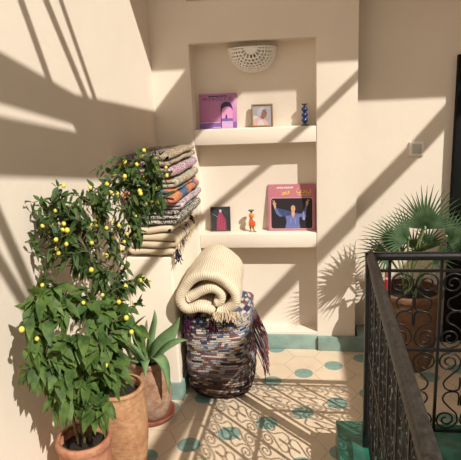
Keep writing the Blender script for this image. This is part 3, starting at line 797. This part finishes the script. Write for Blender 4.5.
def bush(root, base, trunks, blobs, nb, leafL, leafW, nleaf, rad, fruits, fr_r, lmat, seed, fruit_group=None, droop=.5, hang=.4, tiplen=.5):
    random.seed(seed)
    fol = bmesh.new(); st = bmesh.new(); fl = []
    tr = []
    for T, r0 in trunks:
        pts = catmull(T, 8); tube(st, pts, [r0*(1-.65*k/len(pts)) for k in range(len(pts))], 8); tr += pts[len(pts)//4:]
    for bi, B in enumerate(blobs):
        for k in range(nb):
            g_ = lambda: max(-1.5, min(1.5, random.gauss(0, 1)))
            tip = Vector(B)+Vector((g_(), g_(), g_()))*rad*.55
            cand = [q for q in tr if q.z < tip.z+.02] or tr
            src = min(cand, key=lambda q: (q-tip).length+max(0, .05-(tip.z-q.z)))
            mid = (src+tip)/2 + Vector((random.uniform(-1, 1), random.uniform(-1, 1), random.uniform(0, 1)))*.025
            pts = catmull([src, mid, tip], 5)
            tube(st, pts, [.0032*(1-.7*j/len(pts)) for j in range(len(pts))], 5)
            dirb = (tip-mid).normalized()
            for j in range(nleaf):
                f = 1-tiplen*(j/nleaf)
                q = pts[min(len(pts)-1, int(f*(len(pts)-1)))]
                an = 2.4*j+random.random()
                side = dirb.cross(Vector((math.cos(an), math.sin(an), .2))).normalized()
                d = (side*.8 + dirb*.45 + Vector((0, 0, -hang))*random.random() + Vector((random.gauss(0, .2), random.gauss(0, .2), random.gauss(0, .2))))
                l = leafL*random.uniform(.6, 1.15)
                leaf(fol, q, d, l, leafW*l/leafL*random.uniform(.85, 1.15), Vector((random.gauss(0, .3), random.gauss(0, .3)-.25, 1)).normalized(), droop*random.random(), .25)
            if random.random() < fruits and tip.x > lwx(tip.y)+.045:
                fl.append(tip+Vector((random.gauss(0, 1), random.gauss(0, 1)-.8, random.gauss(0, .6)))*.012)
    inv = -Vector(root.location)
    clampw(fol); clampw(st, .02)
    o = obj('foliage', fol, lmat, root, smooth=True); o.location = inv
    o = obj('stems', st, M['bark'], root, smooth=True); o.location = inv
    fm = bmesh.new(); bmesh.ops.create_icosphere(fm, subdivisions=2, radius=fr_r)
    for v in fm.verts: v.co.z *= 1.12
    first = None
    for q in fl:
        q.x = max(q.x, lwx(q.y)+fr_r+.012)
        if first is None: first = obj('fruit', fm, M['yellow'], root, smooth=True); c = first
        else: c = first.copy(); COL.objects.link(c); c.parent = root
        c.location = q+inv; s_ = random.uniform(.75, 1.1); c.scale = (s_, s_, s_)

A = [(-0.770, 1.470, 0.958), (-0.744, 1.450, 0.843), (-0.672, 1.550, 0.884), (-0.646, 1.600, 0.755), (-0.741, 1.500, 0.696), (-0.669, 1.700, 0.878), (-0.789, 1.500, 0.988), (-0.664, 1.550, 0.634), (-0.802, 1.400, 0.882), (-0.672, 1.450, 0.827), (-0.761, 1.450, 0.758), (-0.813, 1.420, 0.755), (-0.682, 1.500, 0.608), (-0.758, 1.600, 0.916), (-0.612, 1.650, 0.806), (-0.790, 1.470, 0.965), (-0.791, 1.450, 0.652), (-0.635, 1.580, 0.69)]
a0 = PA+Vector((0, 0, .37))
bush(potA, PA, [([a0, a0+Vector((.01, -.03, .15)), a0+Vector((.03, -.08, .32)), a0+Vector((.02, -.10, .58))], .008),
                ([a0+Vector((.015, .01, 0)), a0+Vector((.04, .0, .15)), a0+Vector((.09, -.02, .32)), a0+Vector((.12, -.02, .48))], .007),
                ([a0+Vector((-.015, -.01, 0)), a0+Vector((-.01, -.06, .18)), a0+Vector((-.02, -.14, .36)), a0+Vector((-.02, -.18, .55))], .007),
                ([a0+Vector((-.0, .02, 0)), a0+Vector((.03, .05, .18)), a0+Vector((.05, .06, .40))], .006)],
     A, 6, .060, .037, 8, .050, .13, .0082, M['leafA'], 21, droop=.7, hang=1.25, tiplen=.6)
B = [(-0.857, 1.720, 1.216), (-0.831, 1.750, 1.244), (-0.802, 1.800, 1.173), (-0.873, 1.700, 1.132), (-0.849, 1.750, 1.101), (-0.786, 1.900, 1.198), (-0.761, 1.900, 1.140), (-0.742, 2.000, 1.218), (-0.700, 2.050, 1.280), (-0.636, 2.100, 1.239), (-0.666, 2.100, 1.137), (-0.612, 2.100, 1.279), (-0.734, 2.000, 1.048), (-0.807, 1.850, 1.075), (-0.830, 1.800, 1.032), (-0.707, 1.950, 0.844), (-0.740, 1.850, 0.859), (-0.762, 1.800, 0.955), (-0.705, 2.000, 0.911), (-0.605, 2.120, 1.173), (-0.773, 1.950, 1.009), (-0.697, 2.050, 1.085), (-0.671, 2.100, 1.321), (-.77, 1.98, 1.235), (-.60, 2.06, 1.21), (-.635, 2.08, 1.16), (-.86, 1.70, 1.06), (-.83, 1.72, 1.15)]
b0 = PB+Vector((0, 0, .37))
bush(potB, PB, [([b0, b0+Vector((.0, -.04, .25)), b0+Vector((.01, -.10, .52)), b0+Vector((-.02, -.17, .72)), b0+Vector((-.06, -.20, .84))], .009),
                ([b0+Vector((.005, -.04, .28)), b0+Vector((.03, -.02, .5)), b0+Vector((.06, .05, .68)), b0+Vector((.10, .12, .86))], .007),
                ([b0+Vector((.01, -.1, .52)), b0+Vector((.0, -.06, .66)), b0+Vector((.01, -.03, .80))], .005),
                ([b0+Vector((.03, -.02, .50)), b0+Vector((.10, .08, .66)), b0+Vector((.15, .15, .80)), b0+Vector((.16, .16, .90))], .005)],
     B, 7, .046, .021, 8, .080, .45, .0085, M['leafB'], 33, droop=.5, hang=.5, tiplen=.75)

# agave leaves: thick strap leaves, one child each
def agave_leaf(pts, w, roll=0, th=.012):
    g = 1.38; w *= 1.35; pts = [((a_*g), (b_*g), .28+(c_-.28)*(g-.05)) for a_, b_, c_ in pts]
    bm = bmesh.new(); P = catmull(pts, 6); n = len(P); rows = []
    for i, p_ in enumerate(P):
        f = i/(n-1); d = (P[min(i+1, n-1)]-P[max(i-1, 0)]).normalized()
        s = d.cross(Vector((0, 0, 1)));
        if s.length < .1: s = Vector((.8, -.6, 0))
        s.normalize(); nn = s.cross(d).normalized()
        s, nn = s*math.cos(roll)+nn*math.sin(roll), nn*math.cos(roll)-s*math.sin(roll)
        ww = w*.5*(.75+.6*math.sin(PI*min(1, f*1.15))**1)*(1-f**4)+.0008; t_h = th*(1-f*.85)
        rows.append([bm.verts.new(p_-s*ww+nn*ww*.45), bm.verts.new(p_+nn*t_h*.1), bm.verts.new(p_+s*ww+nn*ww*.45), bm.verts.new(p_-nn*t_h)])
    for v in bm.verts:
        y_ = v.co.y+PC.y; v.co.x = max(v.co.x, lwx(y_)+.012-PC.x)
    for a_, b_ in zip(rows, rows[1:]):
        for k in range(4): bm.faces.new((a_[k], a_[(k+1) % 4], b_[(k+1) % 4], b_[k]))
    bm.faces.new(rows[0]); bm.faces.new(rows[-1])
    return obj('leaf', bm, M['agave'], potC, smooth=True)
for pts, w, *ro in (([(0, 0, .275), (-.015, -.01, .36), (-.04, -.01, .44), (-.06, -.01, .49)], .022),
               ([(.01, 0, .275), (.05, .0, .34), (.10, .01, .40), (.125, .015, .455)], .046, -1.0),
               ([(.015, -.01, .28), (.07, -.02, .34), (.12, -.02, .375), (.150, -.01, .378)], .026, -.6),
               ([(.015, -.02, .28), (.05, -.05, .325), (.085, -.08, .30), (.098, -.095, .21)], .034),
               ([(-.01, -.01, .28), (-.05, -.03, .345), (-.09, -.05, .40), (-.11, -.06, .44)], .026),
               ([(-.015, -.02, .28), (-.05, -.06, .32), (-.085, -.09, .32), (-.09, -.13, .26)], .030),
               ([(.0, .01, .28), (.01, .04, .35), (.02, .06, .41), (.02, .07, .46)], .026),
               ([(-.02, .01, .28), (-.05, .04, .34), (-.07, .05, .39), (-.085, .06, .42)], .024),
               ([(.02, .0, .28), (.055, .03, .33), (.085, .05, .365), (.10, .06, .40)], .026),
               ([(0, -.02, .28), (.01, -.06, .315), (.02, -.09, .32), (.025, -.12, .29)], .026),
               ([(0, -.01, .275), (-.02, -.04, .34), (-.03, -.06, .375), (-.035, -.07, .40)], .022)):
    agave_leaf(pts, w, *ro)

# ------------------------------------------------------------------ fan palm
PP = Vector((.585, 2.98, 0))
palm = thing('potted_palm', 'fan palm in a broad clay pot behind the iron railing', 'potted plant', PP)
pot(palm, smoothprof([(.125, 0), (.145, .08), (.165, .25), (.172, .38), (.176, .42), (.184, .43), (.184, .455), (.175, .46)]), M['terra_palm'], .015, .42)
def fan(hub, axis, facing, L, n, spread, seed, wseg=.0125):
    random.seed(seed); bm = bmesh.new()
    hub = Vector(hub)-PP; axis = Vector(axis).normalized(); facing = Vector(facing).normalized()
    side = axis.cross(facing).normalized(); facing = side.cross(axis).normalized()
    for i in range(n):
        a_ = math.radians(-spread/2 + spread*i/(n-1)); d = axis*math.cos(a_)+side*math.sin(a_)
        s = -axis*math.sin(a_)+side*math.cos(a_)
        l = L*(1-.22*abs(a_)/math.radians(spread/2)**1)*random.uniform(.93, 1.05)
        rows = []; K = 7
        for k in range(K+1):
            f = k/K
            wmax = min(l*f*math.tan(math.radians(spread/(n-1)/2))+.001, wseg*.5)
            w = wmax if f < .26 else wmax*(1-((f-.26)/.74)**1.25)+.0004
            c = hub+d*l*f - facing*(-.12*l*f*f) + Vector((0, 0, -.10*l*f**3))
            c += facing*(.02*(1 if f > 0 else 0))
            rows.append([bm.verts.new(c-s*w+facing*w*.5), bm.verts.new(c), bm.verts.new(c+s*w+facing*w*.5)])
        for p_, q_ in zip(rows, rows[1:]):
            bm.faces.new((p_[0], p_[1], q_[1], q_[0])); bm.faces.new((p_[1], p_[2], q_[2], q_[1]))
    src = Vector((random.uniform(-.03, .03), random.uniform(-.03, .03), .42))
    fr = obj('frond', bm, M['palm'], palm, smooth=True)
    bm = bmesh.new(); mid = (src+hub)/2+Vector((0, 0, .02)); tube(bm, catmull([src, mid, hub, hub+facing*.02], 5), .006, 6)
    obj('stalk', bm, flat('stalk_green', (.22, .28, .12)), fr)
fan((.634, 2.90, .825), (.05, .10, 1), (.1, -1, .35), .27, 24, 160, 1)
fan((.634, 2.93, .83), (.25, .35, .75), (.1, -.9, .6), .20, 14, 110, 8)
fan((.545, 2.86, .775), (-.75, -.1, .48), (.3, -.9, .5), .23, 18, 115, 2)
fan((.50, 2.92, .74), (-.9, .1, .1), (.1, -.7, .8), .22, 16, 130, 3)
fan((.76, 2.95, .76), (.8, -.1, .25), (-.1, -.8, .7), .22, 18, 150, 4)
fan((.60, 2.84, .69), (.1, -.5, .35), (.0, -.5, 1), .20, 16, 160, 5)
fan((.46, 2.98, .66), (-.9, -.2, -.15), (.2, -.7, .7), .20, 14, 130, 6)
fan((.69, 2.88, .66), (.6, -.5, .1), (0, -.6, .8), .2, 14, 140, 7)
fan((.60, 2.99, .68), (.2, .2, .6), (-.1, -.9, .4), .16, 12, 120, 9)
fan((.68, 3.02, .70), (.3, .1, .6), (-.2, -.9, .4), .15, 12, 120, 10)
fan((.52, 3.00, .64), (-.3, .1, .6), (.1, -.9, .4), .15, 12, 120, 12)
bm = bmesh.new()
for k in range(9): leaf(bm, Vector((.376, 2.93, .715))-PP, Vector((math.cos(k*.7), math.sin(k*.7), .3)), .03, .016)
obj('red_leaf', bm, flat('deep_red_leaf', (.28, .01, .03)), palm, smooth=True)
# red bottle on the pot
bt = thing('bottle', 'small red bottle with a white band behind the railing corner', 'bottle', (.456, 2.915, .452))
bm = bmesh.new(); lathe(bm, [(.017, 0), (.018, .005), (.018, .115), (.010, .14)], 20, close_top=True); obj('bottle_body', bm, M['red'], bt, smooth=True)
bm = bmesh.new(); lathe(bm, [(.0186, .088), (.0186, .100)], 20, close_bot=False); obj('white_band', bm, M['white'], bt, smooth=True)
bm = bmesh.new(); lathe(bm, [(.009, .138), (.009, .158)], 16, close_top=True); obj('bottle_cap', bm, M['brown'], bt, smooth=True)

# ------------------------------------------------------------------ wrought iron railing
RC = Vector((.246, 1.985, 0)); ZT = .950
rail = thing('iron_railing', 'black wrought iron railing with spiral scrolls on the green tiled kerb', 'railing', (RC.x, RC.y, .14))
off = -Vector(rail.location)
def rpart(name, bm, m, smooth=True): o = obj(name, bm, m, rail, smooth=smooth); o.location = off; return o
SK = Matrix.Rotation(math.radians(-2.0), 4, 'Z')   # the side run is not quite square to the back run
def skew(o):
    m_ = SK @ Matrix.LocRotScale(o.location, o.rotation_euler, None)
    o.location = m_.to_translation(); o.rotation_euler = m_.to_euler(); return o
Ynear, Xfar = .20, 1.40
def handrail(a_, b_, m, name='handrail'):
    bm = bmesh.new(); a_, b_ = Vector(a_), Vector(b_); d = (b_-a_).normalized(); s = Vector((-d.y, d.x, 0))
    prof = [(-.017, -.010), (-.017, .002), (-.013, .010), (-.006, .014), (.006, .014), (.013, .010), (.017, .002), (.017, -.010), (.011, -.015), (-.011, -.015)]
    rr_ = [[bm.verts.new(q+s*u+Vector((0, 0, v))) for u, v in prof] for q in (a_, b_)]
    n = len(prof)
    for k in range(n): bm.faces.new((rr_[0][k], rr_[0][(k+1) % n], rr_[1][(k+1) % n], rr_[1][k]))
    bm.faces.new(rr_[0]); bm.faces.new(rr_[1]); return rpart(name, bm, m, False)
o = handrail((RC.x, RC.y+.02, ZT), (RC.x, Ynear, ZT), M['iron_dusty']); skew(o); o['label'] = 'dusty worn handrail running toward the camera'
handrail((RC.x-.02, RC.y, ZT), (Xfar, RC.y, ZT), M['iron'])
bm = bmesh.new(); box(bm, RC.x-.018, RC.x+.018, RC.y-.018, RC.y+.018, .14, ZT-.01); bevel(rpart('corner_post', bm, M['iron'], False), .002)
bm = bmesh.new(); box(bm, Xfar-.014, Xfar+.014, RC.y-.014, RC.y+.014, .14, ZT-.01); bevel(rpart('end_post', bm, M['iron'], False), .002)
bm = bmesh.new(); box(bm, RC.x-.014, RC.x+.014, Ynear-.014, Ynear+.014, .14, ZT-.01); bevel(skew(rpart('end_post', bm, M['iron'], False)), .002)
ZR = (.892, .571, .222)
for z in ZR:
    bm = bmesh.new(); box(bm, RC.x, Xfar, RC.y-.006, RC.y+.006, z-.005, z+.005); rpart('cross_rail', bm, M['iron'], False)
    bm = bmesh.new(); box(bm, RC.x-.006, RC.x+.006, Ynear, RC.y, z-.005, z+.005); skew(rpart('cross_rail', bm, M['iron'], False))
CW = .187
bx0 = RC.x+.070; nbx = 6
by0 = RC.y-.050; nby = 9
for k in range(nbx+1):
    x = bx0+CW*k
    bm = bmesh.new(); box(bm, x-.0055, x+.0055, RC.y-.0055, RC.y+.0055, ZR[2], ZT-.01); rpart('baluster', bm, M['iron'], False)
for k in range(nby+1):
    y = by0-CW*k
    bm = bmesh.new(); box(bm, RC.x-.0055, RC.x+.0055, y-.0055, y+.0055, ZR[2], ZT-.01); skew(rpart('baluster', bm, M['iron'], False))
def scroll_pts(h):
    """one upper half: spiral in the corner, then a bulb down to the middle of the cell"""
    cx, cz = .0490, h/2-.050; P = []
    r0, r1 = .0435, .0085; T = 1.75*2*PI; N = 44
    for k in range(N):
        f = k/(N-1); a_ = PI+T*(1-f)*-1     # winding outwards, ends at angle PI
        r = r1+(r0-r1)*f**.9
        P.append((cx+r*math.cos(a_), cz+r*math.sin(a_)*.98))
    P += [(.012, cz-.028), (.034, cz-.050), (.058, .048), (.064, .030), (.054, .010), (.034, .002), (.014, .004), (.0042, .018), (.0040, .060)]
    sp = P[:42]; tail = catmull([(a_, b_, 0) for a_, b_ in P[41:]], 5)
    return sp+[(q.x, q.y) for q in tail]
def scroll_mesh(h, mirror):
    bm = bmesh.new(); P = scroll_pts(h)
    for sgn in (1, -1):
        tube(bm, [((-x if mirror else x), 0, z*sgn) for x, z in P], .0037, 5)
    me = bpy.data.meshes.new('scroll'); bmesh.ops.recalc_face_normals(bm, faces=bm.faces); bm.to_mesh(me); bm.free(); me.materials.append(M['iron'])
    for p_ in me.polygons: p_.use_smooth = True
    return me
for z1, z0 in ((ZR[0], ZR[1]), (ZR[1], ZR[2])):
    h = z1-z0; mm = (scroll_mesh(h, False), scroll_mesh(h, True)); zc = (z0+z1)/2
    for k in range(nbx):
        for m_ in mm:
            o = bpy.data.objects.new('scroll', m_); link(o, rail); o.location = Vector((bx0+CW*(k+.5), RC.y, zc))+off
    for k in range(nby):
        for m_ in mm:
            o = bpy.data.objects.new('scroll', m_); link(o, rail); o.location = Vector((RC.x, by0-CW*(k+.5), zc))+off; o.rotation_euler = (0, 0, -PI/2); skew(o)

# ------------------------------------------------------------------ light
D = SUN.normalized()
sd = bpy.data.lights.new('sun', 'SUN'); sd.energy = 5.0; sd.angle = math.radians(.5); sd.color = (1, .955, .875)
so = bpy.data.objects.new('sun', sd); COL.objects.link(so); so.rotation_euler = D.to_track_quat('-Z', 'Y').to_euler(); so.location = (4, -3, 6)
w = bpy.data.worlds.new('world'); scn.world = w; w.use_nodes = True
bgn = w.node_tree.nodes['Background']; bgn.inputs[0].default_value = (1.0, .94, .88, 1); bgn.inputs[1].default_value = .78
vs = scn.view_settings; vs.view_transform = 'Standard'; vs.look = 'None'; vs.exposure = 0; vs.gamma = 1
scn.cycles.max_bounces = 8; scn.cycles.diffuse_bounces = 5
